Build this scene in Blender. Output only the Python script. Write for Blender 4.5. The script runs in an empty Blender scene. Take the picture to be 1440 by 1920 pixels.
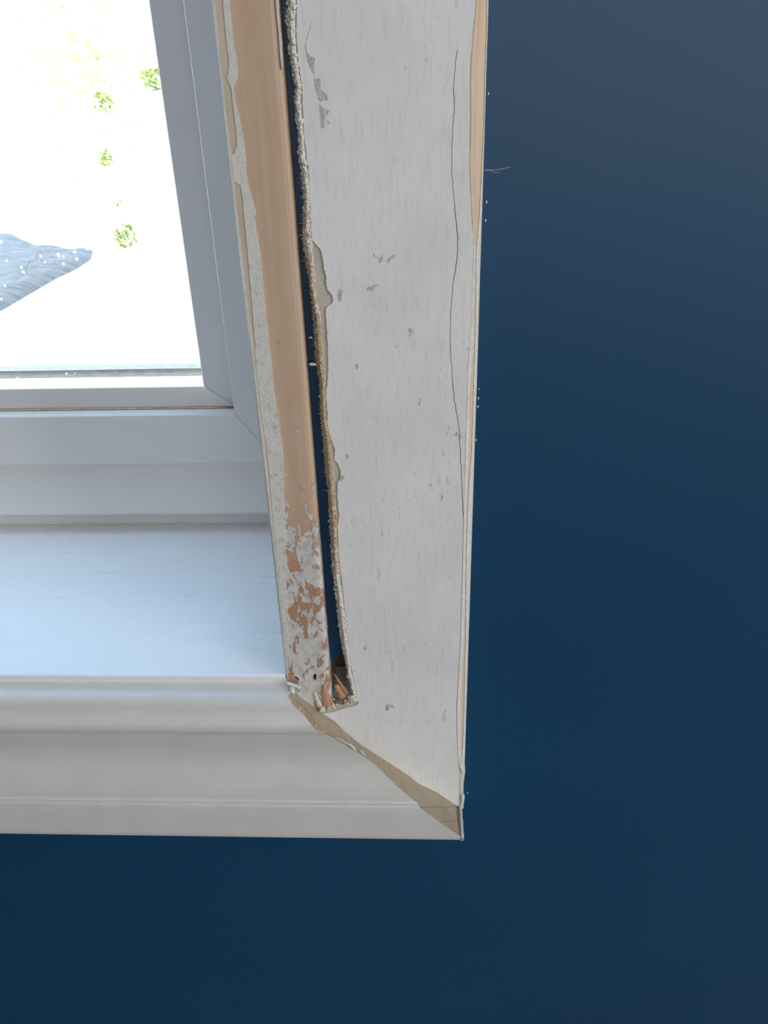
import bpy, bmesh, math, random
from mathutils import Vector, Matrix, noise
R_ = math.radians
sc = bpy.context.scene
col = sc.collection

# ------------------------------------------------------------------ camera, light, exposure
# Local frame: millimetres, X right along the wall, Y into the wall (0 = face of the flat casing board),
# Z up (0 = sill level at the outer board edge). BASE puts that point in the room, floor at z = 0.
BASE = Vector((0.0, 0.0, 0.90))
CAM = Vector((-21.114, -274.045, 229.866))
FPX = 1442.0
def cam_axes(pitch=27.836, yaw=2.996, roll=1.7305):
    p, y, r = R_(pitch), R_(yaw), R_(roll)
    fwd = Vector((-math.sin(y)*math.cos(p), math.cos(y)*math.cos(p), -math.sin(p)))
    right = Vector((math.cos(y), math.sin(y), 0)); down = fwd.cross(right)
    return math.cos(r)*right + math.sin(r)*down, -math.sin(r)*right + math.cos(r)*down, fwd
CX, CDN, CF = cam_axes()
cd = bpy.data.cameras.new('camera'); cam = bpy.data.objects.new('camera', cd); col.objects.link(cam)
cam.matrix_world = Matrix.Translation(BASE + CAM/1000) @ Matrix((CX, -CDN, -CF)).transposed().to_4x4()
cd.sensor_fit = 'HORIZONTAL'; cd.sensor_width = 36.0; cd.lens = 36.0*FPX/1440
cd.clip_start = 0.01; cd.clip_end = 200
sc.camera = cam

w = bpy.data.worlds.new('sky'); sc.world = w; w.use_nodes = True
bg = w.node_tree.nodes['Background']; bg.inputs[0].default_value = (0.40, 0.655, 1.0, 1); bg.inputs[1].default_value = 3.0
ld = bpy.data.lights.new('sun', 'SUN'); ld.energy = 17.0; ld.angle = R_(0.6); ld.color = (1, .96, .88)
sun = bpy.data.objects.new('sun', ld); col.objects.link(sun)
sun.rotation_euler = Vector((0.34, -0.076, -0.95)).to_track_quat('-Z', 'Y').to_euler()   # high, from the left, along the facade
def fill_light(name, size, loc, rot, watts):      # added area lights brightening the room side; no windows stand there
    d = bpy.data.lights.new(name, 'AREA'); d.shape = 'RECTANGLE'; d.size, d.size_y = size; d.energy = watts; d.color = (1.0, 1.0, 0.995)
    o = bpy.data.objects.new(name, d); col.objects.link(o); o.location = loc; o.rotation_euler = rot
fill_light('rear_fill_light', (2.0, 1.3), (0.7, -3.5, 1.70), (R_(90), 0, 0), 20)
fill_light('side_fill_light', (1.2, 1.2), (1.74, -1.25, 1.42), (R_(90), 0, R_(90)), 32)
sc.view_settings.view_transform = 'Standard'; sc.view_settings.look = 'None'
sc.view_settings.exposure = 0.0; sc.view_settings.gamma = 1.0; sc.view_settings.use_curve_mapping = False

# ------------------------------------------------------------------ helpers
rnd = random.Random(7)
def ray(px, py): return CX*(px-720) + CDN*(py-960) + CF*FPX
def onY(px, py, Y=0.0):
    r = ray(px, py); t = (Y-CAM.y)/r.y; return CAM + r*t
def onZ(px, py, Z):
    r = ray(px, py); t = (Z-CAM.z)/r.z; return CAM + r*t
def lerp(a, b, t): return a+(b-a)*t
def interp(tab, y, k=1):
    if y <= tab[0][0]: return tab[0][k]
    for a, b in zip(tab, tab[1:]):
        if y <= b[0]: return lerp(a[k], b[k], (y-a[0])/(b[0]-a[0]))
    return tab[-1][k]
def nz(x, y=0., z=0.): return noise.noise(Vector((x, y, z)))

def new_obj(name, verts, faces, mat, parent=None, smooth=False, origin=None):
    """verts in local mm; the mesh sits about `origin` (mm) and the object there."""
    o0 = Vector(origin) if origin else Vector((0, 0, 0))
    me = bpy.data.meshes.new(name)
    me.from_pydata([tuple((Vector(v)-o0)/1000) for v in verts], [], faces)
    bm = bmesh.new(); bm.from_mesh(me); bmesh.ops.recalc_face_normals(bm, faces=bm.faces); bm.to_mesh(me); bm.free()
    me.materials.append(mat)
    if smooth:
        me.polygons.foreach_set('use_smooth', [True]*len(me.polygons))
    o = bpy.data.objects.new(name, me); col.objects.link(o)
    if parent: 
        o.parent = parent
        o.location = (BASE + o0/1000) - parent.matrix_world.translation
    else:
        o.location = BASE + o0/1000; o.matrix_world = Matrix.Translation(o.location)
    return o
def empty(name, loc=(0, 0, 0)):
    o = bpy.data.objects.new(name, None); col.objects.link(o); o.location = BASE + Vector(loc)/1000
    o.empty_display_size = .02
    o.matrix_world = Matrix.Translation(o.location); return o
def tag(o, label, cat=None, group=None, kind=None):
    o['label'] = label
    if cat: o['category'] = cat
    if group: o['group'] = group
    if kind: o['kind'] = kind
    return o
def boxvf(x0, x1, y0, y1, z0, z1):
    v = [(x, y, z) for x in (x0, x1) for y in (y0, y1) for z in (z0, z1)]
    f = [(0,1,3,2),(4,6,7,5),(0,4,5,1),(2,3,7,6),(0,2,6,4),(1,5,7,3)]
    return v, f
def join(parts):
    V, F = [], []
    for v, f in parts:
        n = len(V); V += list(v); F += [tuple(i+n for i in q) for q in f]
    return V, F
def bevel(o, w_mm, seg=2):
    m = o.modifiers.new('bevel', 'BEVEL'); m.width = w_mm/1000; m.segments = seg; m.limit_method = 'ANGLE'; m.angle_limit = R_(40)
    o.data.polygons.foreach_set('use_smooth', [True]*len(o.data.polygons))
    return o
def box(name, x0, x1, y0, y1, z0, z1, mat, parent=None, bv=0, origin=None):
    v, f = boxvf(x0, x1, y0, y1, z0, z1)
    o = new_obj(name, v, f, mat, parent, origin=origin)
    if bv: bevel(o, bv)
    return o
def jag(pts, step=0.6, amp=0.15, closed=True, seed=0, freq=1.3):
    """densify a polyline of (x, z) mm points and roughen it sideways"""
    out = []; n = len(pts); rng = range(n if closed else n-1); s = seed*17.3
    for i in rng:
        a = Vector(pts[i]); b = Vector(pts[(i+1) % n]); L = (b-a).length; k = max(1, int(L/step))
        nrm = Vector((-(b-a).y, (b-a).x)).normalized() if L > 1e-6 else Vector((0, 0))
        for j in range(k):
            p = a.lerp(b, j/k); q = nz(p.x*freq+s, p.y*freq, s) + .6*nz(p.x*freq*2.7, p.y*freq*2.7+s, 3.1)
            out.append(p + nrm*amp*q)
    if not closed: out.append(Vector(pts[-1]))
    return out
def slab(name, pts, y0, y1, mat, parent=None, smooth=False, origin=None):
    """polygon (x, z) extruded between y0 (back) and y1 (front)"""
    n = len(pts)
    V = [(p[0], y1, p[1]) for p in pts] + [(p[0], y0, p[1]) for p in pts]
    F = [tuple(range(n)), tuple(range(2*n-1, n-1, -1))] + [(i, (i+1) % n, n+(i+1) % n, n+i) for i in range(n)]
    o = new_obj(name, V, F, mat, parent, origin=origin)
    bm = bmesh.new(); bm.from_mesh(o.data); bmesh.ops.triangulate(bm, faces=[f for f in bm.faces if len(f.verts) > 4]); bm.to_mesh(o.data); bm.free()
    return o
def px2(pts, Y=0.0):
    r = []
    for p in pts:
        q = onY(p[0], p[1], Y); r.append((q.x, q.z))
    return r
def grid(name, rows, mat, parent=None, smooth=True, origin=None, close=False):
    n = len(rows[0]); V = [p for r in rows for p in r]; F = []
    for i in range(len(rows)-1):
        for j in range(n-1 if not close else n):
            k = (j+1) % n
            F.append((i*n+j, i*n+k, (i+1)*n+k, (i+1)*n+j))
    return new_obj(name, V, F, mat, parent, smooth, origin)

# ------------------------------------------------------------------ materials
class NT:
    def __init__(s, name, rough=.5, spec=.5):
        s.m = bpy.data.materials.new(name); s.m.use_nodes = True; s.t = s.m.node_tree
        s.b = s.t.nodes['Principled BSDF']; s.b.inputs['Roughness'].default_value = rough
        s.b.inputs['Specular IOR Level'].default_value = spec
        s.co = s.n('ShaderNodeTexCoord').outputs['Object']
    def n(s, t, **k):
        o = s.t.nodes.new(t)
        for a, v in k.items(): setattr(o, a, v)
        return o
    def put(s, sock, v):
        if hasattr(v, 'links') or isinstance(v, bpy.types.NodeSocket): s.t.links.new(v, sock)
        elif isinstance(v, (tuple, list)) and len(v) == 3 and sock.type == 'RGBA': sock.default_value = (*v, 1)
        else: sock.default_value = v
    def vec(s, sc_=(1, 1, 1), off=(0, 0, 0)):
        m = s.n('ShaderNodeMapping'); s.put(m.inputs[0], s.co); m.inputs['Scale'].default_value = sc_; m.inputs['Location'].default_value = off
        return m.outputs[0]
    def noise(s, scale, stretch=(1, 1, 1), det=4, rough=.6, dist=0., off=(0, 0, 0)):
        o = s.n('ShaderNodeTexNoise'); s.put(o.inputs['Vector'], s.vec(stretch, off)); o.inputs['Scale'].default_value = scale
        o.inputs['Detail'].default_value = det; o.inputs['Roughness'].default_value = rough; o.inputs['Distortion'].default_value = dist
        return o.outputs[0]
    def ramp(s, v, lo, hi, a=0., b=1.):
        o = s.n('ShaderNodeMapRange'); o.interpolation_type = 'SMOOTHSTEP'
        s.put(o.inputs[0], v); 
        for i, q in enumerate((lo, hi, a, b)): s.put(o.inputs[i+1], q)
        return o.outputs[0]
    def math(s, op, a, b=0.):
        o = s.n('ShaderNodeMath', operation=op); s.put(o.inputs[0], a); s.put(o.inputs[1], b); return o.outputs[0]
    def mix(s, f, a, b):
        o = s.n('ShaderNodeMix', data_type='RGBA'); s.put(o.inputs[0], f); s.put(o.inputs[6], a); s.put(o.inputs[7], b); return o.outputs[2]
    def sep(s):
        o = s.n('ShaderNodeSeparateXYZ'); s.put(o.inputs[0], s.co); return o.outputs
    def color(s, v): s.put(s.b.inputs['Base Color'], v); return s
    def rough(s, v): s.put(s.b.inputs['Roughness'], v); return s
    def bump(s, h, dist_mm=.1, strength=1., prev=None):
        o = s.n('ShaderNodeBump'); s.put(o.inputs['Height'], h); o.inputs['Distance'].default_value = dist_mm/1000; o.inputs['Strength'].default_value = strength
        if prev is not None: s.put(o.inputs['Normal'], prev)
        s.put(s.b.inputs['Normal'], o.outputs[0]); return o.outputs[0]

def mat_plain(name, c, rough=.5, spec=.5, var=0.0, bump=0.0, scale=200):
    m = NT(name, rough, spec)
    if var or bump:
        n = m.noise(scale)
        m.color(m.mix(m.ramp(n, .3, .7), tuple(x*(1-var) for x in c), tuple(min(1, x*(1+var)) for x in c)))
        if bump: m.bump(n, bump)
    else: m.color(c)
    return m.m

def mk_navy():
    m = NT('navy_wall_paint', .42, .50)
    m.color(m.mix(m.ramp(m.noise(3.0, det=2), .35, .65), (.0010, .048, .122), (.0014, .053, .132)))
    m.bump(m.noise(1500, det=3), .03, .5); return m.m
M_NAVY = mk_navy()

def mk_gloss_white():
    m = NT('gloss_white_paint', .30, .6)
    m.color(m.mix(m.ramp(m.noise(60, (1, 1, 1)), .3, .7), (.63, .625, .615), (.67, .665, .655)))
    br = m.noise(260, (.10, 1, 1.6), 5, .65, .4); lump = m.noise(90, (.5, 1, 1), 3)
    p = m.bump(br, .045, .22); m.bump(lump, .3, .4, p)
    m.rough(m.ramp(br, .3, .7, .28, .36)); return m.m
M_GLOSS = mk_gloss_white()

def mk_soft():
    m = NT('satin_white_paint', .45, .45); m.color((.70, .70, .70)); m.bump(m.noise(60, (.3, 1, 1), 3), .15, .4); return m.m
M_SOFT = mk_soft()
def mk_sill():
    m = NT('sill_gloss_paint', .3, .9)
    sp = m.ramp(m.noise(75, (.7, .7, 1), 2, .5, 0, (3, 1, 0)), .74, .78)
    m.color(m.mix(sp, (.81, .815, .82), (.755, .755, .755)))
    br = m.noise(230, (.16, 1.2, 1), 5, .7, .5); lump = m.noise(70, (.6, 1, 1), 3)
    p = m.bump(br, .09, .5); m.bump(lump, .35, .6, p)
    m.rough(m.ramp(br, .3, .7, .26, .42)); return m.m
M_SILL = mk_sill()

def mk_vinyl():
    m = NT('white_vinyl', .42, .4); m.color((.76, .76, .77)); m.bump(m.noise(700, det=2), .02, .4); return m.m
M_VINYL = mk_vinyl()

def mk_board_paint():
    m = NT('chalky_white_paint', .62, .35)
    base = m.mix(m.ramp(m.noise(28, (1, 1, .8), 4), .35, .65), (.735, .735, .735), (.80, .80, .80))
    streak = m.noise(420, (1.6, 1, .22), 5, .7, .3)
    base = m.mix(m.math('MULTIPLY', m.ramp(streak, .48, .70), .33), base, (.52, .52, .515))
    zone = m.ramp(m.noise(34, (1, 1, .9), 3, .6, 0, (5, 0, 2)), .50, .66)
    spk = m.ramp(m.noise(330, (1.3, 1, .45), 4, .75, .6, (1, 2, 3)), .615, .66)
    base = m.mix(m.math('MULTIPLY', m.math('MULTIPLY', spk, zone), .85), base, (.36, .335, .31))
    m.color(base)
    p = m.bump(streak, .06, .5); m.bump(m.noise(120, (1, 1, .5), 4), .25, .5, p); return m.m
M_BOARD = mk_board_paint()

def mk_primer():
    m = NT('taupe_primer', .7, .3); n = m.noise(180, (1, 1, .5), 4)
    m.color(m.mix(m.ramp(n, .35, .65), (.46, .42, .365), (.56, .525, .465))); m.bump(n, .15, .6); return m.m
M_PRIMER = mk_primer()

def mk_scuff():
    m = NT('scraped_scuff', .7, .3); n = m.noise(420, (1.4, 1, .5), 4, .7, .5); m.color(m.mix(m.ramp(n, .4, .6), (.44, .41, .37), (.60, .575, .535)))
    m.put(m.b.inputs['Alpha'], m.ramp(n, .40, .52, .25, .95)); return m.m
M_SCUFF = mk_scuff()
def wood_color(m, a, b, c):
    g = m.noise(160, (1.5, 1.5, .035), 5, .6, .6); fine = m.noise(900, (1, 1, .02), 3, .6)
    k = m.mix(m.ramp(g, .3, .7), a, b)
    return m.mix(m.math('MULTIPLY', m.ramp(fine, .5, .75), .35), k, c), g
def mk_jamb_wood():
    m = NT('jamb_bare_pine', .55, .3)
    wc, g = wood_color(m, (.53, .395, .285), (.60, .46, .345), (.43, .30, .205))
    x, y, z = m.sep()
    blotch = m.ramp(m.noise(26, (1, 1, .45), 3), .40, .66)
    wc = m.mix(m.math('MULTIPLY', blotch, .5), wc, (.54, .345, .235))
    # old white paint left on the lower end of the wood, thinning out upwards in ragged streaks
    n = m.noise(170, (1.25, 1, .55), 6, .68, .8, (2, 0, 7)); big = m.noise(62, (1, 1, 1.0), 3, .5, 0, (9, 0, 4))
    v = m.math('ADD', m.math('MULTIPLY', n, .62), m.math('MULTIPLY', big, .38))
    thr = m.math('MINIMUM', m.ramp(z, .050, .145, .470, .640), m.ramp(z, -.016, -.010, .52, 1))
    pm = m.ramp(v, m.math('ADD', thr, -.008), m.math('ADD', thr, .008))
    paint = m.mix(m.ramp(m.noise(300, det=4), .35, .7), (.66, .645, .625), (.50, .48, .455))
    deep = m.mix(m.ramp(z, .04, .10), (.47, .245, .145), wc)
    m.color(m.mix(pm, deep, paint))
    p = m.bump(pm, .30, .9); m.bump(g, .08, .4, p); return m.m
M_JAMB = mk_jamb_wood()
def mk_wood(name, a, b, c):
    m = NT(name, .6, .3); wc, g = wood_color(m, a, b, c); m.color(wc); m.bump(g, .1, .5); return m.m
M_EDGE = mk_wood('bare_edge_pine', (.62, .475, .33), (.70, .56, .41), (.52, .37, .24))
M_SPLINT = mk_wood('splinter_wood', (.50, .27, .155), (.58, .34, .20), (.36, .18, .10))
M_STUD = mk_wood('dark_stud', (.10, .06, .05), (.15, .09, .07), (.05, .03, .03))

def mk_caulk():
    m = NT('grey_caulk_residue', .75, .3); n = m.noise(520, (1, 1, .8), 5, .75, 1.2)
    x, y, z = m.sep()
    pit = m.math('MULTIPLY', m.ramp(n, .53, .60), m.ramp(z, .150, .215, .75, .30))
    m.color(m.mix(pit, (.69, .69, .655), (.44, .43, .40))); m.bump(n, .35, .8); return m.m
M_CAULK = mk_caulk()
def mk_tan():
    m = NT('old_tan_varnish', .55, .3); n = m.noise(90, (1, 1, .1), 4)
    m.color(m.mix(m.ramp(n, .3, .7), (.53, .44, .34), (.60, .51, .41))); m.bump(m.noise(400), .1, .5); return m.m
M_TAN = mk_tan()
def mk_fray():
    m = NT('torn_fibre', .85, .2); x, y, z = m.sep()
    n = m.noise(380, (1, 1, .8), 5, .75)
    hi = m.ramp(z, .150, .235, 0, .30); lo = m.ramp(z, .015, .105, .26, 0)
    k = m.ramp(m.math('ADD', n, m.math('ADD', hi, lo)), .56, .68)
    m.color(m.mix(k, (.52, .41, .29), (.74, .71, .66))); m.bump(n, .5, .8); return m.m
M_FRAY = mk_fray()
def mk_mitre():
    m = NT('mitre_end_grain', .65, .25)
    g = m.noise(120, (.35, 1, 1.3), 5, .6, .8); n = m.noise(45, (1, 1, 1), 3)
    k = m.mix(m.ramp(g, .3, .7), (.36, .285, .20), (.44, .36, .265))
    k = m.mix(m.math('MULTIPLY', m.ramp(n, .4, .65), .4), k, (.38, .35, .285))
    x, y, z = m.sep(); wob = m.math('ADD', m.math('ADD', y, m.math('MULTIPLY', z, .91)), m.math('MULTIPLY', m.noise(40, (1, 1, 1), 2), .0030))
    for z0 in (-.0740, -.0826):
        d = m.math('ABSOLUTE', m.math('SUBTRACT', wob, z0)); k = m.mix(m.ramp(d, .00012, .00042, .6, 0), k, (.22, .16, .10))
    m.color(k); m.bump(g, .15, .6); return m.m
M_MITRE = mk_mitre()
M_CREAM = mat_plain('cream_paint_layer', (.66, .615, .545), .55, .35, .08, .12, 420)
M_LAYER = mat_plain('layered_paint_edge', (.70, .665, .62), .6, .35, .10, .2, 500)
M_HOLESHADE = mat_plain('hole_shade_dark', (.03, .028, .025), .8, .2)  # near-black colour for the shade inside the holes
M_CRUMB = mat_plain('plaster_crumb', (.66, .60, .53), .85, .2, .18, .2, 900)
M_FLAKE = mat_plain('white_paint_flake', (.80, .79, .77), .5, .4, .04, .05, 600)
M_GROOVE = mat_plain('dust_in_groove', (.42, .38, .30), .8, .2, .15, .1, 300)

# ------------------------------------------------------------------ room shell
WALL_Y = 6.0; OPX0, OPX1, OPZ1 = -783.0, -83.0, 1150.0          # window opening between the jamb faces
W0, W1 = OPX0-20.5, OPX1+20.5                                    # rough opening
parts = [boxvf(-48, 1800, WALL_Y, 262, -900, 1550), boxvf(-2600, W0, WALL_Y, 262, -900, 1550),
         boxvf(W0, -48, WALL_Y, 262, -900, -30), boxvf(W0, -48, WALL_Y, 262, OPZ1+21, 1550),
         boxvf(W1, -48, WALL_Y, 262, 22, OPZ1+21), boxvf(W1, -48, 26, 262, -30, 22)]
tag(new_obj('wall_front', *join(parts), M_NAVY), 'matt navy blue wall around the window', 'wall', kind='structure')
for nm, a, mt, lb in (('floor', (-2600, 1800, -3600, 262, -960, -900), mat_plain('oak_floor', (.13, .085, .055), .5, .4, .15, .1, 12), 'oak floor below the window'),
                  ('ceiling', (-2600, 1800, -3600, 262, 1550, 1610), mat_plain('ceiling_white', (.80, .80, .78), .8, .2), 'white ceiling above the window'),
                  ('wall_left', (-2660, -2600, -3600, 262, -900, 1550), M_NAVY, 'navy side wall left of the window'),
                  ('wall_right', (1800, 1860, -3600, 262, -900, 1550), M_NAVY, 'navy side wall right of the window'),
                  ('wall_rear', (-2600, 1800, -3660, -3600, -900, 1550), mat_plain('pale_rear_paint', (.62, .62, .60), .7, .3), 'pale wall opposite the window')):
    tag(box(nm, *a, mt), lb, 'ceiling' if nm == 'ceiling' else 'floor' if nm == 'floor' else 'wall', kind='structure')
slab('broken_plaster', jag([(W1, 22), (-48, 22), (-48, 14), (-51, 16), (-54, 8), (-57, 13), (-60, 3), (W1, 6)], .6, .5, True, 3), 10, WALL_Y, M_NAVY, bpy.data.objects['wall_front'])
stud = box('stud', W1, -48, 25, 26, -30, 22, M_STUD, bpy.data.objects['wall_front']); stud['label'] = 'dark timber at the bottom of the open gap'

# ------------------------------------------------------------------ window
win = empty('window_1', ((OPX0+OPX1)/2, 200, 25)); tag(win, 'white vinyl window with bright clear glass', 'window', kind='structure')
FY, SY = 160.0, 172.0
FX1, FZ0 = onY(440, 783, FY).x, onY(250, 779, FY).z
FX0, FZ1 = OPX0+OPX1-FX1, OPZ1-34           # clear opening of the fixed frame
def frame4(name, ox0, ox1, oz0, oz1, ix0, ix1, iz0, iz1, y0, y1, mat, parent, bv):
    """four mitred members, each its own part"""
    O = [(ox0, oz0), (ox1, oz0), (ox1, oz1), (ox0, oz1)]; I = [(ix0, iz0), (ix1, iz0), (ix1, iz1), (ix0, iz1)]
    for i, nm in enumerate(('rail', 'stile', 'rail', 'stile')):
        j = (i+1) % 4
        o = slab(name+'_'+nm, [O[i], O[j], I[j], I[i]], y1, y0, mat, parent); bevel(o, bv)
frame4('frame', OPX0, OPX1, 3.0, OPZ1, FX0, FX1, FZ0, FZ1, FY, 230, M_VINYL, win, .9)
GX1, GZ0 = onY(381, 725, SY).x, onY(381, 725, SY).z+.5
GX0, GZ1 = OPX0+OPX1-GX1, FZ1-18
frame4('sash', FX0-8, FX1+8, FZ0-7, FZ1+8, GX0, GX1, GZ0, GZ1, SY, 213, M_VINYL, win, .9)
# glazing: pane, spacer bar and outside bead
mg = NT('clear_glass', .0, .5); tr = mg.n('ShaderNodeBsdfTransparent'); tr.inputs[0].default_value = (.97, .985, .98, 1)
gl = mg.n('ShaderNodeBsdfGlossy'); gl.inputs['Roughness'].default_value = .01
mx = mg.n('ShaderNodeMixShader'); mx.inputs[0].default_value = .05; mg.put(mx.inputs[1], tr.outputs[0]); mg.put(mx.inputs[2], gl.outputs[0])
mg.put(mg.t.nodes['Material Output'].inputs[0], mx.outputs[0])
pane = box('glass_pane', GX0-6, GX1+6, 187, 191, GZ0-6, GZ1+6, mg.m, win)
M_SPACER = mat_plain('spacer_metal', (.13, .15, .16), .45, .5, .2, .05, 300)
for a in ((GX0-3, GX1+3, 192, 203, GZ0-4, GZ0+5.2), (GX0-3, GX0+.5, 192, 203, GZ0, GZ1), (GX1-.5, GX1+3, 192, 203, GZ0, GZ1), (GX0-3, GX1+3, 192, 203, GZ1-5, GZ1+3)):
    box('spacer_bar', *a, M_SPACER, win, .4)
M_GASK = mat_plain('dusty_gasket', (.30, .27, .22), .8, .2, .15, .05, 200)
for a in ((FX0-2, FX1+2, SY-2.6, SY+1, FZ0-3, FZ0+.9), (FX1-.5, FX1+3, SY-1.2, SY+1, FZ0, FZ1), (FX0-3, FX0+.5, SY-1.2, SY+1, FZ0, FZ1)): box('gasket', *a, M_GASK, win, .3)
# inside stop moulding between sill and frame
fz = onY(250, 868, FY).z
prof = [(143.5, 0), (142.6, 5), (140.0, 10), (137.8, 11.2), (137.6, 12.6), (139.0, 14.0), (146, 19.8), (152, 26.2), (157, fz-4.4), (159.2, fz-1.2), (FY+.5, fz), (FY+15, fz), (FY+15, 0)]
stop = grid('stop_moulding', [[(x, y, z) for y, z in prof] for x in (OPX0, OPX1)], M_SOFT, win); stop.modifiers.new('edge', 'EDGE_SPLIT').split_angle = R_(35)
rows = []
for i in range(260):
    x = lerp(OPX0, OPX1, i/259); k = 1.5 + .9*nz(x*.05) + .8*nz(x*.21, 4) + .5*nz(x*.6, 9)
    rows.append([(x, 143, .2+1.1*k), (x, 141.4-.35*k, .15+.8*k), (x, 140.4-.9*k, .1+.35*k), (x, 139.8-1.3*k, 0)])
grid('caulk_bead', rows, M_GLOSS, win)

# ------------------------------------------------------------------ jambs and sill
sill = empty('trim_1', (-433, 60, 0)); tag(sill, 'glossy white painted window sill board', 'window sill', kind='structure')
sp = [(176, -18), (176, 0), (1.6, 0), (.6, -.3), (.1, -1.0), (0, -2.2), (0, -18)]
grid('sill_board', [[(x, y, z) for y, z in sp] for x in (OPX0, OPX1)], M_SILL, sill, smooth=False)

jamb = empty('trim_2', (-73, 60, 0)); tag(jamb, 'right window jamb, bare pine edge with patchy old white paint', 'jamb', kind='structure')
JB = -11.0
jp = [(-62.6, 255), (-62.6, 2.6), (-63.0, 1.5), (-63.9, .75), (-65.2, .5), (-81.7, .5), (-82.4, .65), (-82.85, 1.05), (-83.0, 1.7), (-83.0, 255)]
def jamb_rows(pp):
    return [[(x, y, max(z, -8.5 + (-83-x)*.93)) for x, y in pp] for z in [1150] + [270 - i*3 for i in range(102)]]
grid('jamb_board', jamb_rows(jp[:6]), M_JAMB, jamb, smooth=False)
grid('painted_reveal', jamb_rows(jp[5:]), M_GLOSS, jamb, smooth=True)
def strip(name, tab, mat, parent, y0, y1, jl=.12, jr_=.12, seed=0, ymin=None):
    """thin film between two traced edges (py, left px, right px), laid on the plane Y"""
    L = [tuple(onY(a[1], a[0], y1).xz) for a in tab]; Rr = [tuple(onY(a[2], a[0], y1).xz) for a in tab]
    L = [(p[0], p[1]) for p in L]; Rr = [(p[0], p[1]) for p in Rr]
    pts = jag(L, .7, jl, False, seed) + list(reversed(jag(Rr, .7, jr_, False, seed+1)))
    return slab(name, pts, y0, y1, mat, parent)
# tan varnish band, grey caulk residue beside it, and the cream eased edge
tan = [(-60, 394, 413), (0, 401, 419), (60, 408, 425), (110, 414, 431), (145, 418, 428), (165, 420, 437), (190, 423, 438), (240, 428, 444), (270, 431, 446), (286, 437, 444)]
strip('varnish_band', tan, M_TAN, jamb, .5, .42, .05, .1, 1)
tan2 = [(343, 441, 448), (348, 438, 452), (380, 441, 457), (420, 447, 459), (480, 454.5, 465), (580, 463, 474), (640, 471, 479), (658, 476, 479)]
strip('varnish_band', tan2, M_TAN, jamb, .5, .42, .05, .1, 2)
cau = [(-60, 412, 425), (0, 417.5, 429), (60, 423, 435), (90, 426, 438), (110, 429, 443), (128, 429, 445.5), (145, 425, 445), (158, 430, 441), (166, 434, 437.5), (190, 436, 440),
       (215, 439, 447), (240, 442.5, 452), (270, 444.6, 457.5), (287, 440, 459), (292, 433, 460), (330, 438, 462), (341, 439, 464), (347, 451, 466), (380, 456, 474), (400, 457, 480), (408, 458, 477),
       (480, 464.6, 488), (580, 473, 497.5), (650, 479, 505), (662, 478, 507), (740, 486, 514), (780, 490, 521), (840, 500, 529), (900, 506, 532), (960, 511, 534), (1040, 518, 535), (1140, 528, 538), (1230, 536, 542)]
strip('caulk_residue', cau, M_CAULK, jamb, .5, .18, .16, .2, 3)
ce = [(-60, 391, 396), (0, 398, 402), (100, 409.5, 412), (200, 420, 422.5), (290, 428.5, 434), (340, 434.5, 439), (400, 441.5, 444.5), (500, 453, 457), (600, 464, 467.5), (662, 471.5, 478), (740, 480.5, 487), (840, 492, 499), (960, 505.5, 511), (1100, 521, 526), (1250, 535.5, 539)]
strip('cream_edge_paint', ce, M_CREAM, jamb, .55, .30, .02, .12, 5)
# thin white paint sliver along the jamb corner at the top of the gap
ws = [(-40, 515, 520), (30, 519, 524), (70, 523, 527.5), (100, 525, 529.5), (122, 527, 530), (130, 528, 529)]
strip('paint_sliver', ws, M_CAULK, jamb, 1.2, .25, .1, .2, 8)
# dark discs at the jamb foot, painting the shade in nail hole and slit
def disc(cx, cz, rx, rz, rot=0, n=10): return [(cx+rx*math.cos(a)*math.cos(rot)-rz*math.sin(a)*math.sin(rot), cz+rx*math.cos(a)*math.sin(rot)+rz*math.sin(a)*math.cos(rot)) for a in [2*math.pi*i/n for i in range(n)]]
q = onY(590.5, 1269, .4); slab('nail_hole_shade', disc(q.x, q.z, .75, 1.9, -.1), .6, .44, M_HOLESHADE, jamb)
q = onY(557, 1272, .4); slab('nail_hole_shade', disc(q.x, q.z, .35, 1.5, .7), .6, .44, M_HOLESHADE, jamb)
# other jambs (left and head)
lj = tag(box('trim_3', OPX0-20, OPX0, .5, 255, -11, OPZ1, M_GLOSS, None, 1.2), 'left window jamb painted white', 'jamb', kind='structure')
hj = tag(box('trim_4', OPX0-20, OPX1+20, .5, 255, OPZ1, OPZ1+20, M_GLOSS, None, 1.2), 'head jamb over the window painted white', 'jamb', kind='structure')

# ------------------------------------------------------------------ bottom casing (full moulded profile) and its bare mitred end
PR = [(1.5, -18), (1.5, -1.6), (.4, -2.0), (-.2, -4.6), (-.8, -5.3), (-2.0, -5.6), (-5.0, -5.8), (-7.2, -6.4), (-8.8, -7.6), (-9.7, -9.4), (-10.1, -11.5), (-10.9, -13.4), (-12.2, -15.2), (-13.3, -16.8), (-13.9, -18.6),
      (-13.8, -20.6), (-13.3, -22.4), (-12.7, -23.4), (-12.3, -23.5), (-11.9, -26), (-11.2, -30), (-10.5, -34.5), (-10.2, -39), (-10.6, -43.5), (-11.8, -47.5), (-13.3, -51.5), (-14.6, -55.5), (-15.4, -59.5), (-15.6, -62.8), (-15.9, -63.3),
      (-17.2, -63.6), (-17.6, -64.2), (-17.8, -68), (-17.9, -74), (-17.9, -84.4), (-17.4, -86.1), (-16.2, -86.9), (WALL_Y, -86.9)]
MS = .976
def mit_x(z): return min(-.6, (-85 - z)/MS)
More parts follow.
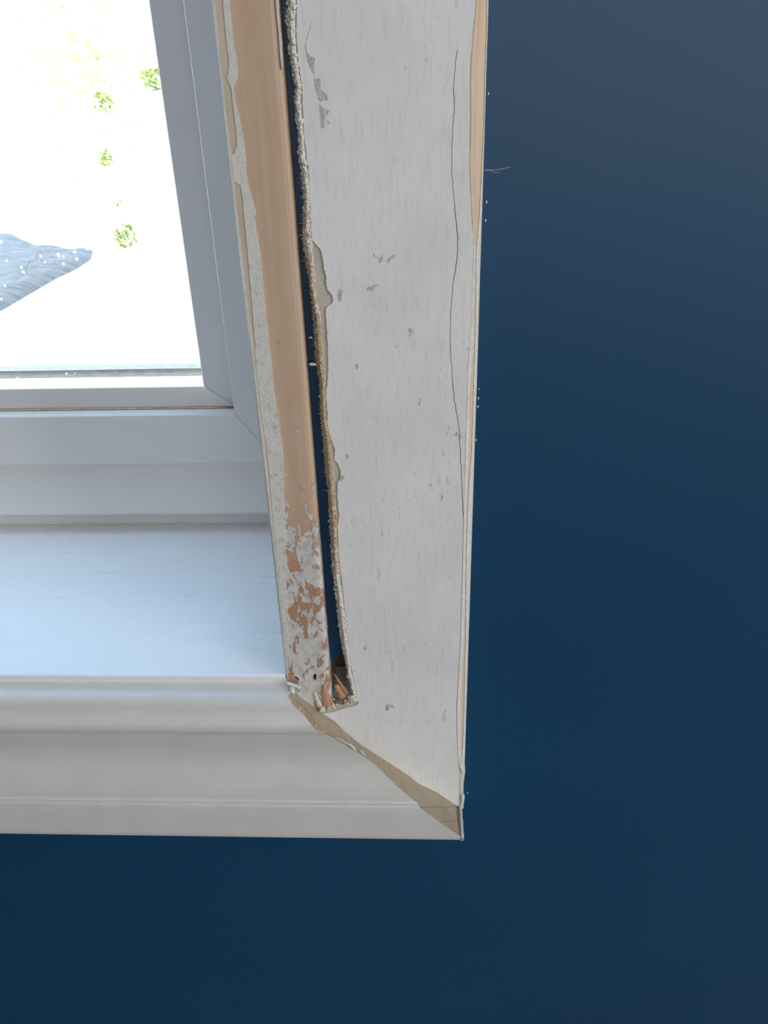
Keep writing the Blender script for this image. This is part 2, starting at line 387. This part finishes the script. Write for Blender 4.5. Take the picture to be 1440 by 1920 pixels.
def dens(prof, mx=1.1):
    o = []
    for a, b in zip(prof, prof[1:]):
        L = math.hypot(b[0]-a[0], b[1]-a[1]); k = max(1, min(6, int(L/mx))) if a[0] < 1 and b[0] < 1 else 1
        for j in range(k): o.append((lerp(a[0], b[0], j/k), lerp(a[1], b[1], j/k)))
    return o + [prof[-1]]
PD = dens(PR)
bot = empty('trim_5', (-400, 0, -85)); tag(bot, 'white moulded bottom casing with a bare broken mitre', 'window casing', kind='structure')
def chip_x(y, z):
    """ragged broken end of the paint and profile along the mitre"""
    zz = min(-5.0, z)
    return mit_x(zz) - .25 - .5*abs(nz(z*.45, 2.2)) - .55*max(0, nz(z*1.3, 7.7)) - (1.0 if -26 < z < -9 else 0)*abs(nz(z*.9, 1))
rows = []
xs = [OPX0 - mit_x(0)*0]
rows.append([(OPX0 - (mit_x(z)-OPX1), y, z) for y, z in PD])
for k in range(1, 60): rows.append([(lerp(OPX0 - (mit_x(z)-OPX1), chip_x(y, z), (k/60)**.5), y, z) for y, z in PD])
rows.append([(chip_x(y, z), y, z) for y, z in PD])
o = grid('moulding', rows, M_GLOSS, bot, smooth=True)
m = o.modifiers.new('edge', 'EDGE_SPLIT'); m.split_angle = R_(38)
# bare mitre face: ruled between the broken profile edge and the foot of the flat board
up = [(546, 1286), (562, 1308), (599, 1334), (631, 1355.6), (649, 1374), (678, 1397.8), (731, 1432), (763, 1452), (784, 1469), (821, 1487.5), (860.5, 1514), (866, 1519)]
UPW = [onY(a, b, .4) for a, b in up]
UPT = sorted([(p.x, p.z) for p in UPW])
def up_z(x): return interp(UPT, x)
rows = []
front = [(y, z) for y, z in PD if z < -5.0 and y < 0]
for y, z in front:
    xf = chip_x(y, z) + .02; r = []
    A = Vector((xf, y+.05, z))
    xb = max(-80.6, min(-1.0, mit_x(z))); Bp = Vector((xb, 1.2, up_z(xb)+.25))
    for j in range(9):
        t = j/8; p = A.lerp(Bp, t); a = .35*math.sin(math.pi*t)
        p += Vector((.7, 0, .7))*a*(nz(p.x*.3, p.y*.6, p.z*.3)-.3)
        r.append(tuple(p))
    rows.append(r)
grid('bare_mitre_face', rows, M_MITRE, bot)['label'] = 'bare tan wood of the open mitre'
# rounded outer end of the casing below the board
rows = []
for y in (-18.3, -18.1, -17.4, -15, -12, -9, -6, -3, 0, 3, WALL_Y):
    k = .35 if y < -18.2 else .8 if y < -18 else 1; w_ = 1.0 + .25*nz(y*.4, 3)
    rows.append([(-1.35 + w_*k*a, y, -84.2 + 2.3*k*b + (.5*nz(y*.5, 8) if b > 0 else 0)) for a, b in ((-1, -.95), (-1, .3), (-.75, .8), (-.2, 1), (.4, .85), (.75, .4), (.8, -.4), (.55, -.85), (0, -1))])
grid('corner_paint', rows, M_GLOSS, bot, close=True)
# curled paint and filler crumbs along the broken end
def flake(name, px, py, Y, w_, h_, rot, curl, mat, parent, seed=0, th=.25):
    c = onY(px, py, Y); rr = random.Random(seed); n = 7; rows = []
    for i in range(n):
        u = i/(n-1)-.5; r = []
        hh = h_*(1-1.5*u*u)*(.8+.4*rr.random())
        for j in (-1, 0, 1):
            a, b = u*w_, j*.5*hh
            r.append((c.x + a*math.cos(rot)-b*math.sin(rot), Y - curl*(u+.5)**2 - .2*(1-abs(j)), c.z + a*math.sin(rot)+b*math.cos(rot)))
        rows.append(r)
    o = grid(name, rows, mat, parent); s = o.modifiers.new('solid', 'SOLIDIFY'); s.thickness = th/1000; return o
flake('peeled_paint', 549, 1284, -3.0, 7.0, 2.2, -.25, 1.5, M_FLAKE, bot, 1)
flake('peeled_paint', 545, 1288, -2.4, 4.6, 2.6, -1.0, 2.0, M_FLAKE, bot, 2)
flake('peeled_paint', 556, 1297, -2.0, 5.0, 1.6, .5, 1.0, M_CAULK, bot, 3)
flake('peeled_paint', 640, 1388, -12.0, 7.0, .8, -.60, .5, M_GLOSS, bot, 4)
flake('peeled_paint', 660, 1400, -11.2, 5.0, 1.3, -.75, .9, M_GLOSS, bot, 5)
flake('peeled_paint', 680, 1411, -10.6, 3.6, .9, -.8, .7, M_GLOSS, bot, 6)
def blob(c, r, seed, sq=(1, 1, 1)):
    rr = random.Random(seed); t = (1+5**.5)/2
    v = [(-1,t,0),(1,t,0),(-1,-t,0),(1,-t,0),(0,-1,t),(0,1,t),(0,-1,-t),(0,1,-t),(t,0,-1),(t,0,1),(-t,0,-1),(-t,0,1)]
    f = [(0,11,5),(0,5,1),(0,1,7),(0,7,10),(0,10,11),(1,5,9),(5,11,4),(11,10,2),(10,7,6),(7,1,8),(3,9,4),(3,4,2),(3,2,6),(3,6,8),(3,8,9),(4,9,5),(2,4,11),(6,2,10),(8,6,7),(9,8,1)]
    return [(c[0]+a/1.9*r*sq[0]*rr.uniform(.65, 1.25), c[1]+b/1.9*r*sq[1]*rr.uniform(.65, 1.25), c[2]+d/1.9*r*sq[2]*rr.uniform(.65, 1.25)) for a, b, d in v], f
L = []
for i in range(46):
    t = rnd.random()**1.4; z = lerp(-5.5, -22, t); y = interp([(-p[1], p[0]) for p in PD if p[0] < 0], -z)
    L.append(blob((chip_x(y, z)+rnd.uniform(-.7, .5), y+rnd.uniform(-.3, 1.0), z+rnd.uniform(-.3, .3)), rnd.uniform(.16, .5), i, (1, .6, 1)))
o = new_obj('paint_crumbs', *join(L), M_FLAKE, bot); o['kind'] = 'stuff'
# left and head casings with the same profile (outside the picture)
def casing_run(name, label, a, b, axis):
    rows = []
    for e in (0, 1):
        r = []
        for y, z in PD:
            d = max(-z, 0)
            if axis == 'L': r.append((OPX0-d, y, lerp(-d, OPZ1+d, e)))
            else: r.append((lerp(OPX0-d, OPX1+d, e), y, OPZ1+d))
        rows.append(r)
    o = grid(name, rows, M_GLOSS); m = o.modifiers.new('edge', 'EDGE_SPLIT'); m.split_angle = R_(38)
    return tag(o, label, 'window casing', kind='structure')
casing_run('trim_6', 'white moulded casing left of the window', 0, 0, 'L')
casing_run('trim_7', 'white moulded casing above the window', 0, 0, 'T')

# ------------------------------------------------------------------ flat right casing board
brd = empty('trim_8', (-28, 3, -85)); tag(brd, 'flat white right casing board with scuffed chalky paint', 'window casing', kind='structure')
FR = [(-80, 527, 545), (0, 536, 552), (40, 535, 551), (100, 541, 553), (130, 545, 558), (160, 552, 563), (190, 549.5, 561), (210, 553, 563), (260, 558, 568), (300, 559.6, 570.6), (340, 565, 578), (380, 568, 580), (410, 566.5, 579), (450, 564.6, 583),
      (490, 571, 585), (520, 577, 588.5), (560, 582, 592), (600, 586, 600), (650, 588.5, 603), (680, 590.6, 606), (720, 597, 609), (780, 599, 611), (830, 604, 620), (880, 608, 623), (920, 613, 625.5), (970, 615.6, 630), (1020, 619, 631.5), (1070, 621, 634.5),
      (1100, 626, 638.5), (1140, 630, 643.5), (1190, 635, 651), (1230, 642.7, 655), (1260, 650, 657), (1290, 656, 664.6), (1306, 658, 668), (1318, 655, 670)]
EDG = [(-80, 898, 898, 916, 918), (0, 892.5, 892.5, 912, 915.5), (40, 889, 889, 912, 914.5), (70, 886, 886, 911, 913.5), (110, 882.5, 882.5, 909.5, 912), (150, 881, 881, 908, 911), (220, 882, 882, 907, 909), (300, 880, 880, 903, 906.5), (350, 881.5, 881.5, 901, 905), (400, 884, 884, 898.5, 903.5), (430, 886, 886.5, 896.5, 902.5),
       (455, 888, 890, 894, 901.7), (470, 888, 892.3, 892.8, 901.3), (520, 886, 891.5, 892, 899.6), (600, 884, 888.5, 891, 897.4), (640, 880, 888, 889.7, 896.2), (700, 876.5, 884, 888, 894.3), (720, 876, 881.5, 887.5, 893.7), (800, 873.5, 881, 885, 891), (860, 872, 878.5, 883, 889), (900, 870.6, 876.5, 879, 887.8),
       (960, 869, 875, 876, 885.9), (1040, 867.8, 873, 873.6, 883.4), (1120, 865.5, 872, 873, 880.9), (1200, 863, 870, 872.5, 878.3), (1250, 860.5, 867, 871, 876.8), (1300, 857.5, 866, 870, 875.2), (1330, 856.2, 865, 869.5, 874.2), (1380, 857, 864.5, 868, 872.8), (1415, 858.5, 864.6, 866, 871.6), (1432, 861, 864, 864.5, 871), (1445, 862.5, 865, 865.3, 872), (1470, 862, 864, 864.3, 869), (1495, 860, 863, 863.3, 868.6), (1518, 861, 863.5, 864, 869)]
def bl(py, k): return interp(FR, py, k)
def el(py, k): return interp(EDG, py, k)
def frw(py, k, Y=0.): return onY(bl(py, k), py, Y)
# board body: core with the torn left edge, cut on the mitre
left = [tuple(frw(py, 2, .6).xz) for py in range(-80, 1300, 6)]
left = [(frw(-80, 2).x, 1150)] + left
left = jag(left, .8, .25, False, 11)
foot = [(q.x, q.z-.2) for q in [onY(658, 1318, .5), onY(600, 1328, .5)]]
mitre = [(p.x, p.z) for p in UPW[2:]]
right = [(-8.8, z) for z in (-82, 0, 100, 200, 1150)]
poly = [Vector(p) for p in left] + [Vector(foot[0]), Vector(foot[1])] + jag(mitre, 1.2, .12, False, 5)[:-8] + [Vector((-8.8, -75.5))] + [Vector(p) for p in right[1:]]
slab('board_core', poly, WALL_Y, .55, M_PRIMER, brd)

# the paint film, split in two by a long hairline crack
CR = [(98, 857), (118, 853.5), (150, 852), (165, 850.5), (195, 852), (250, 848.5), (290, 846.5), (320, 847), (345, 849), (380, 851.5), (420, 856), (440, 858), (470, 857.8), (500, 855.2), (530, 849.5), (555, 847.5), (580, 845.3), (600, 845), (640, 844), (680, 846), (720, 849), (750, 852), (780, 857), (805, 861), (840, 862.5), (870, 864), (900, 865.5), (930, 867), (965, 868.2)]
FL = [(-80, 552), (0, 557), (60, 556), (120, 560), (160, 566), (250, 570), (330, 580), (400, 582), (450, 585), (466, 600), (478, 604), (500, 607), (520, 611.5), (540, 613), (548, 618), (556, 624), (566, 624.5), (572, 617), (580, 610.5), (600, 612), (650, 614.5), (700, 615.5), (722, 613.5), (735, 611), (800, 615.5), (828, 622), (842, 628), (862, 627), (870, 634), (884, 639), (896, 638), (906, 633), (925, 632), (955, 634.5), (968, 636), (985, 633), (1050, 635.5), (1080, 640), (1098, 642), (1120, 644), (1190, 652), (1240, 657), (1290, 666), (1318, 672), (1323, 668)]
def cxz(px, py, Y=0.): q = onY(px, py, Y); return (q.x, q.z)
lf = [(cxz(552, -80)[0], 1150)] + [cxz(p[1], p[0]) for p in FL]
fo = [cxz(650, 1327), cxz(622, 1336), cxz(603, 1337)]
mi = jag([(q.x, q.z+.15) for q in [onY(a, b, 0.) for a, b in up[2:-1]]], 1.2, .15, False, 6)
er = [cxz(el(py, 1)-.4, py) for py in range(1500, 960, -12)]
crk = jag([cxz(p[1], p[0]) for p in CR], .8, .22, False, 21, 2.0)
gapw = .12
ctop = crk[0]
# film left of the crack; above the crack's start both films meet
polyA = jag(lf, .5, .30, False, 9, 1.9) + [Vector(p) for p in fo] + mi + [Vector(p) for p in er] + [Vector((p.x-gapw, p.y)) for p in reversed(crk)] + [Vector((ctop.x+.02, ctop.y+1.5)), Vector((ctop.x+.02, 1150))]
slab('paint_film', polyA, .55, 0, M_BOARD, brd)
rr_ = jag([cxz(el(py, 1), py) for py in range(960, -81, -12)], .8, .13, False, 23)
polyB = [Vector((ctop.x+.02, 1150)), Vector((ctop.x+.02, ctop.y+1.5))] + [Vector((p.x+gapw, p.y)) for p in crk] + rr_ + [Vector((rr_[-1].x, 1150))]
slab('paint_film', polyB, .55, -.02, M_BOARD, brd)
# outer edge: eased corner with paint layers, bare wood and a paint ridge against the wall
def edge_strip(name, ka, kb, mat, lift, bulge, seed):
    rows = []
    for py in [-81] + list(range(-80, 1519, 5)):
        f, o = el(py, 1), el(py, 4); A = onY(f, py, .1); B = onY(o, py, WALL_Y-.6); 
        r = []
        if py == -81: zt = 1150
        for j in range(5):
            px = lerp(el(py, ka), el(py, kb), j/4) + (.5*nz(py*.11, seed)+.4*nz(py*.31, seed+2) if (j == 4 and kb < 4) or (j == 0 and ka > 1) else 0)
            s = (px-f)/(o-f) if o > f else 0
            p = A.lerp(B, s); up_ = lift + bulge*math.sin(math.pi*j/4)*(1+.4*nz(py*.07, seed+5))
            r.append((p.x+up_*.4, p.y-up_*.8, p.z if py > -81 else 1150))
        r = [(r[0][0]-.05, WALL_Y, r[0][2])] + r + [(r[-1][0]+.02, WALL_Y, r[-1][2])]
        rows.append(r)
    return grid(name, rows, mat, brd, smooth=True)
edge_strip('paint_layers', 1, 2, M_LAYER, .12, .10, 1)
edge_strip('bare_wood_edge', 2, 3, M_EDGE, 0, 0, 2)['label'] = 'bare wood along the outer edge'
edge_strip('paint_ridge', 3, 4, M_LAYER, .15, .30, 3)
# torn fibre band on the inner edge
rows = []
for i, py in enumerate([-80] + [-78 + k*1.6 for k in range(872)]):
    r = []
    a, b = frw(py, 1, 1.2), frw(py, 2, 0)
    for j in range(7):
        t = j/6; p = a.lerp(b, t); q = (p.x*1.4, p.z*1.1)
        dx = .55*nz(p.z*.9, j*.7) + .5*nz(p.z*2.3, j*1.3+5); dy = .55*nz(p.z*1.2, j*.8+9) + .45*nz(p.z*3.1, j*1.7+3)
        yy = lerp(3.6, -.1, min(1, t*1.6)) - .35*math.sin(math.pi*t)
        r.append((p.x + dx*(1-.6*t), yy + dy*(.9 if 0 < j < 6 else .3), p.z + .2*dx))
    r = [(r[0][0]+.6, WALL_Y, r[0][2])] + r + [(r[-1][0]+.4, .5, r[-1][2])]
    rows.append(r)
grid('torn_edge', rows, M_FRAY, brd, smooth=False)['label'] = 'torn fibrous inner edge'
V, F = [], []
rf = random.Random(4)
for i in range(1500):
    py = rf.uniform(-60, 1300); t = rf.random(); p = onY(lerp(bl(py, 1), bl(py, 2), t), py, lerp(2.6, -.3, min(1, t*1.6)))
    ln = rf.uniform(.4, 1.5)*(1.25 if 330 < py < 1120 else .5); d = Vector((rf.uniform(-1, .45), rf.uniform(-.8, .2), rf.uniform(-.7, .7))).normalized()*ln
    s = Vector((rf.uniform(-1, 1), rf.uniform(-1, 1), rf.uniform(-1, 1))).normalized()*rf.uniform(.07, .2); u = d.cross(s).normalized()*.1
    n = len(V); V += [p+s, p-s, p+u, p+d]; F += [(n, n+1, n+3), (n+1, n+2, n+3), (n+2, n, n+3), (n, n+2, n+1)]
o = new_obj('torn_fibres', V, F, M_FRAY, brd); o['kind'] = 'stuff'
L = []
for i in range(420):
    py = rf.uniform(-60, 1315); t = rf.uniform(.1, 1.05); p = onY(lerp(bl(py, 1), bl(py, 2), t), py, lerp(2.0, -.2, min(1, t*1.5)))
    big = 1.35 if py < 320 or py > 960 else .8
    L.append(blob(p, rf.uniform(.25, .62)*big, i, (1, .7, rf.uniform(.8, 1.5))))
o = new_obj('filler_lumps', *join(L), M_FRAY, brd, smooth=True); o['kind'] = 'stuff'
# bare patches scraped through the film
def patch(zx, zy, s, pts, mat=M_SCUFF, seed=0):
    P = [cxz(zx+a/s, zy+b/s) for a, b in pts]
    slab('scraped_patch', jag(P, .35, .26, True, seed, 2.6), .1, -.06, mat, brd)
patch(380, 0, 4.8, [(985,190),(950,310),(930,410),(945,470),(960,500),(1020,520),(1000,590),(1015,660),(990,660),(945,560),(920,420),(945,310)], seed=1)
patch(380, 0, 4.8, [(1000,705),(1060,710),(1060,800),(1095,840),(1130,850),(1125,910),(1090,900),(1060,920),(1045,890),(1010,790)], seed=2)
patch(380, 0, 4.8, [(1045,940),(1080,960),(1110,980),(1105,1060),(1095,1150),(1070,1160),(1060,1050)], seed=3)
patch(380, 0, 4.8, [(1112,980),(1142,1000),(1118,1040)], seed=4)
patch(380, 0, 4.8, [(1120,1075),(1150,1110),(1125,1125)], seed=4)
patch(400, 380, 4.8, [(1130,770),(1165,790),(1155,880),(1130,890),(1118,830)], seed=5)
patch(580, 740, 4.5, [(1225,345),(1240,318),(1280,318),(1275,375),(1265,338),(1238,352)], seed=6)
patch(580, 740, 4.5, [(255,690),(275,680),(300,690),(290,715),(265,735),(250,720)], seed=8)
patch(580, 740, 4.5, [(305,500),(340,515),(325,530),(318,555),(308,530)], seed=9)
patch(560, 380, 4.235, [(868,1005),(890,995),(920,1025),(895,1040),(885,1090),(880,1040)], seed=10)
patch(560, 380, 4.235, [(590,420),(600,400),(612,425),(650,440),(668,400),(668,460),(640,480),(630,440)], seed=11)
patch(560, 380, 4.235, [(700,450),(740,420),(765,405),(760,440),(735,445),(712,480),(698,475)], seed=12)
patch(560, 380, 4.235, [(540,680),(560,665),(600,655),(635,645),(600,680),(578,715),(560,685),(545,705)], seed=13)
patch(560, 380, 4.235, [(950,1590),(965,1550),(975,1560),(965,1600),(950,1610)], seed=14)
patch(560, 380, 4.235, [(448,1290),(465,1270),(478,1300),(460,1330)], seed=15)
patch(580, 740, 4.5, [(340,1268),(360,1262),(355,1278)], seed=16)
# curled chip on the face
flake('paint_chip', 733, 1323, -.2, 4.2, 1.9, .25, 1.1, M_FLAKE, brd, 21)
flake('paint_chip', 728, 1329, -.3, 2.2, 1.3, 1.2, .9, M_CREAM, brd, 22)
# loose flakes on the torn edge over the gap
flake('paint_chip', 586, 683, 1.0, 2.6, 1.3, .05, .6, M_FLAKE, brd, 31)
flake('paint_chip', 582.5, 633, 2.5, 1.3, .8, .2, .3, M_FLAKE, brd, 32)
flake('paint_chip', 567, 293, .2, 2.4, 1.9, 1.3, .4, M_FLAKE, brd, 33)
# split paint lip at the lower outer corner
flake('paint_lip', 864.5, 1440, .0, 6.5, 1.2, 1.85, .25, M_BOARD, brd, 41)
flake('paint_lip', 867, 1500, .2, 9.0, 2.0, 1.55, .4, M_LAYER, brd, 42)

# ------------------------------------------------------------------ broken foot of the gap: splinters and crumbs
def splinter(pts, w_, label, mat=M_SPLINT, seed=0, tip=.5):
    rr = random.Random(seed); n = 7; A, B = Vector(pts[0]), Vector(pts[1]); d = (B-A); s = d.cross(Vector((0, 1, 0))).normalized(); rows = []
    for i in range(n):
        t = i/(n-1); c = A.lerp(B, t); ww = w_*(1-tip*t**1.6)*(.8+.4*rr.random()); h = .40*w_*(1-.4*t)
        rows.append([tuple(c - s*ww), tuple(c - s*ww*.4 + Vector((0, -h, 0))), tuple(c + s*ww*.5 + Vector((0, -h*.7, 0))), tuple(c + s*ww), tuple(c + Vector((0, h*.6, 0)))])
    k = len(rows[0]); V = [p for r in rows for p in r]; F = [(i*k+j, i*k+(j+1) % k, (i+1)*k+(j+1) % k, (i+1)*k+j) for i in range(n-1) for j in range(k)] + [tuple(range(k)), tuple(range((n-1)*k, n*k))]
    o = new_obj('wood_splinter', V, F, mat, origin=pts[0]); return tag(o, label, 'splinter', 'wood splinters in the gap')
def W(px, py, Y): return tuple(onY(px, py, Y))
splinter((W(651, 1303, 2), W(626, 1262, 4.5)), 1.2, 'long pointed orange wood splinter in the gap, leaning left', seed=1, tip=.9)
splinter((W(643, 1308, 1.5), W(630, 1284, 2.5)), 1.5, 'short broad orange wood splinter at the foot of the gap', seed=2)
splinter((W(614, 1322, -.2), W(606, 1284, .2)), 1.9, 'reddish wood sliver standing at the foot of the jamb', M_SPLINT, seed=3)
splinter((W(623, 1321, -.4), W(614, 1300, .3)), 1.0, 'thin pinkish wood sliver right of the reddish one', M_SPLINT, seed=4)
splinter((W(600, 1325, -.5), W(589, 1298, .2)), 1.1, 'pale paint-covered sliver lowest at the jamb foot', M_CRUMB, seed=5)
L = []
for i in range(110):
    px = rf.uniform(590, 668); lo_ = interp([(590, 1322), (605, 1330), (630, 1328), (650, 1322), (668, 1312)], px); py = lo_ - abs(rf.gauss(0, 6))
    L.append(blob(onY(px, py, rf.uniform(-.4, 2.4)), rf.uniform(.3, .85), i))
L.append(blob(onY(604.5, 1330, -.9), 1.7, 901, (.8, .7, 1.3))); L.append(blob(onY(655, 1267, .3), 1.7, 902)); L.append(blob(onY(660, 1308, .5), 2.0, 903)); L.append(blob(onY(548, 1287, -3.0), 1.5, 904, (1.3, 1, .8)))
o = new_obj('plaster_crumbs', *join(L), M_CRUMB, None, origin=tuple(onY(630, 1325, .5))); tag(o, 'pale plaster crumbs heaped at the foot of the gap', 'crumbs', kind='stuff')
# rubble bed behind the crumbs
rows = [[(x, y, interp([(-67, -21), (-60, -21.5), (-52, -14), (-50, -11)], x) + 3*t + .9*nz(x*.9, t*3)) for x in [-70+k*.7 for k in range(29)]] for t, y in ((0, .6), (.4, 2), (.8, 5), (1.6, 12), (2.2, 25))]
o = grid('rubble_bed', rows, M_CRUMB, brd)
# ------------------------------------------------------------------ flecks and cobweb on the navy wall
fl = [(896.5, 729, .45, 'tiny white paint fleck on the wall, topmost of the four near mid board'), (895.3, 747, .8, 'white paint fleck on the wall, second of the four near mid board'), (894.5, 762, .9, 'oblong white paint fleck on the wall, third of the four near mid board'),
      (891.5, 825, .7, 'white paint fleck on the wall, lowest of the four near mid board'), (875, 1487, 1.3, 'largest white paint fleck, on the wall beside the bottom corner of the board'), (910.5, 379, .9, 'upright white paint fleck on the wall a little below the cobweb'),
      (909, 413, .8, 'white paint fleck on the wall beside the lower tip of the bare wood edge'), (914.5, 176, .6, 'white paint fleck on the wall, highest of all, above the cobweb')]
for i, (a, b, s, lb) in enumerate(fl):
    c = onY(a+1.5, b, WALL_Y-.15); v, f = blob(c, .3*s+.12, 50+i, (.7, .5, 1.7))
    tag(new_obj('paint_fleck', v, f, M_FLAKE, origin=tuple(c)), lb, 'fleck', 'paint flecks on the wall')
def wisp(name, pts, r, label):
    V, F = [], []
    P = [onY(a, b, WALL_Y-.3) for a, b in pts]
    for i, p in enumerate(P):
        V += [(p.x, p.y-r, p.z), (p.x, p.y+r*.6, p.z-r), (p.x, p.y+r*.6, p.z+r)]
        if i: n = i*3; F += [(n-3+j, n-3+(j+1) % 3, n+(j+1) % 3, n+j) for j in range(3)]
    F += [(0, 1, 2), (len(V)-3, len(V)-2, len(V)-1)]
    return V, F
mw = NT('cobweb', .8, .2); mw.color((.55, .58, .62)); mw.b.inputs['Alpha'].default_value = .35
L = [wisp('', [(908, 319), (918, 318.5), (930, 319), (942, 316.5), (958, 313)], .14, ''), wisp('', [(912, 318), (922, 321), (930, 324.5), (936, 322)], .12, ''), wisp('', [(910, 321), (925, 319), (945, 318)], .07, '')]
tag(new_obj('cobweb', *join(L), mw.m, origin=tuple(onY(908, 319, WALL_Y))), 'wispy cobweb strand on the navy wall beside the casing board', 'cobweb')

# ------------------------------------------------------------------ outside
M_PAVE = mat_plain('pale_patio', (.86, .855, .84), .8, .3, .06, 0, 2)
def wbox(name, x0, x1, y0, y1, z0, z1, mat, parent=None): return box(name, x0*1000, x1*1000, y0*1000, y1*1000, z0*1000-900, z1*1000-900, mat, parent)
tag(wbox('ground', -30, 30, .262, 40, -.4, -.25, M_PAVE), 'pale sunlit patio paving outside the window', 'ground', kind='structure')
def leaf_mat(n, a, b):
    m = NT(n, .5, .3); m.color(m.mix(m.ramp(m.noise(14), .35, .65), a, b)); m.b.inputs['Transmission Weight'].default_value = 0
    return m.m
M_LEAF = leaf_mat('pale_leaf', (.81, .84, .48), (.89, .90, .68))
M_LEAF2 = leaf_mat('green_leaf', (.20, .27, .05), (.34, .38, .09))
def out_pt(px, py, Y): return onY(px, py, Y)          # mm
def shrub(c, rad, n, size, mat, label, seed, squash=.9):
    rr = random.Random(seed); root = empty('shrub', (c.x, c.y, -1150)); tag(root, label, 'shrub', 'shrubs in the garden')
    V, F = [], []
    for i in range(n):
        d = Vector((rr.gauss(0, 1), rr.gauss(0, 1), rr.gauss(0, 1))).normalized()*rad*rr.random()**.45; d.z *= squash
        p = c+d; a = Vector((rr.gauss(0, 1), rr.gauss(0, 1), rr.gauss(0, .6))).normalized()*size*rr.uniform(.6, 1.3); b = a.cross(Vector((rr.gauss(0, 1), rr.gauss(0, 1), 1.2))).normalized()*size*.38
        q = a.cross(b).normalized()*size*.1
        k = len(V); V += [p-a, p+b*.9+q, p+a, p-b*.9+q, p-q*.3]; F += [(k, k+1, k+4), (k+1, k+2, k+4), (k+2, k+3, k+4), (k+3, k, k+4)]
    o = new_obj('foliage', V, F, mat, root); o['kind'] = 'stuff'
    st = []
    for i in range(4 if rad > 300 else 1):
        e = c + Vector((rr.uniform(-.4, .4), rr.uniform(-.4, .4), 0))*rad; n0 = []
        for t in (0, 1):
            q = Vector((c.x, c.y, -1150)).lerp(e, t)
            n0 += [(q.x+3*math.cos(g)*(1-.5*t), q.y+3*math.sin(g)*(1-.5*t), q.z) for g in (0, 1.57, 3.14, 4.71)]
        st.append((n0, [(j, (j+1) % 4, 4+(j+1) % 4, 4+j) for j in range(4)] + [(0, 1, 2, 3), (4, 5, 6, 7)]))
    new_obj('stem', *join(st), mat_plain('stem_bark', (.80, .78, .72), .8, .2), root)
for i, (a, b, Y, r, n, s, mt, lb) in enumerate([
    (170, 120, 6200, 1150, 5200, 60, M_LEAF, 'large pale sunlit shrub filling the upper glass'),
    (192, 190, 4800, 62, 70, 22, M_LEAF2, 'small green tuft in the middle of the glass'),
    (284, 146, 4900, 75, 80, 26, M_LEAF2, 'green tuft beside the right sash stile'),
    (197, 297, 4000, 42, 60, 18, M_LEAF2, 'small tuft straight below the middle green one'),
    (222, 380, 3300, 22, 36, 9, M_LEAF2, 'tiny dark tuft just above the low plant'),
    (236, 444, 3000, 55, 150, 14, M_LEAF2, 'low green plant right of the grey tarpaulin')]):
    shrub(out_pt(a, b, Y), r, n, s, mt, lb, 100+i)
# grey tarpaulin heap at the left of the glass
tp = [(-60, 425), (10, 428), (60, 450), (105, 452), (150, 464), (172, 458), (168, 474), (140, 492), (100, 510), (50, 538), (0, 566), (-70, 600)]
gz = -1140
cpts = [onZ(a, b, gz+60) for a, b in tp]; cc = sum(cpts, Vector())/len(cpts)
rows = []
for k in range(15):
    t = k/14; r = []
    for i in range(len(cpts)*4):
        a = cpts[i//4]; b = cpts[(i//4+1) % len(cpts)]; p = a.lerp(b, (i % 4)/4); q = cc.lerp(p, t)
        h = 60*(1-t**6) + 40*(1-t)*(.6+nz(q.x*.004, q.y*.004)) + 26*nz(q.x*.011, q.y*.03, 3)*(1-t**4)
        r.append((q.x, q.y, gz-10+h))
    rows.append(r)
mt = NT('grey_tarp', .45, .4); mt.color(mt.mix(mt.ramp(mt.noise(4, (1, 3, 1)), .35, .65), (.045, .045, .046), (.085, .085, .088))); mt.bump(mt.noise(12, (.5, 2, 1)), 8, .5)
tp_o = grid('tarpaulin', rows, mt.m, close=True, origin=(cc.x, cc.y, gz)); tag(tp_o, 'crumpled blue-grey tarpaulin on the patio outside', 'tarpaulin')
# beige pot at the left edge of the glass
pc = onZ(-28, 398, gz); rows = []
for z, r in ((0, 95), (10, 100), (120, 125), (230, 138), (235, 150), (265, 150), (268, 140), (240, 128), (220, 0.5)):
    rows.append([(pc.x+r*math.cos(a), pc.y+r*math.sin(a), gz-10+z) for a in [2*math.pi*i/28 for i in range(28)]])
tag(grid('garden_pot', rows, mat_plain('beige_pot', (.20, .19, .16), .7, .3, .1, 0, 20), close=True, origin=(pc.x, pc.y, gz-10)), 'beige garden pot at the left end of the tarpaulin', 'pot')
# droplets clinging to the outside of the glass
md = NT('droplet', .1, .5); md.color((.95, .95, .95)); md.b.inputs['Transmission Weight'].default_value = .9; md.b.inputs['IOR'].default_value = 1.33; md.b.inputs['Roughness'].default_value = .35
for i, (a, b, s) in enumerate([(2, 454, 2.6), (13, 489, 1.7), (40, 501, 1.9), (44, 510, 2.1), (77, 481, 1.9), (84, 491, 1.6), (110, 478, 2.6), (119, 481, 1.7), (119, 494, 2.0), (140, 473, 2.3), (144, 485, 2.3), (163, 466, 2.2), (10, 536, 1.8), (3, 561, 1.8), (32, 709, 1.6), (64, 710, 1.4), (125, 701, 1.8), (141, 700, 1.5), (265, 706, 1.5)]):
    c = onY(a, b, 191.3); v, f = blob(c, s*.52, 300+i, (1, .5, 1)); o = new_obj('droplet', v, f, md.m, win, True)
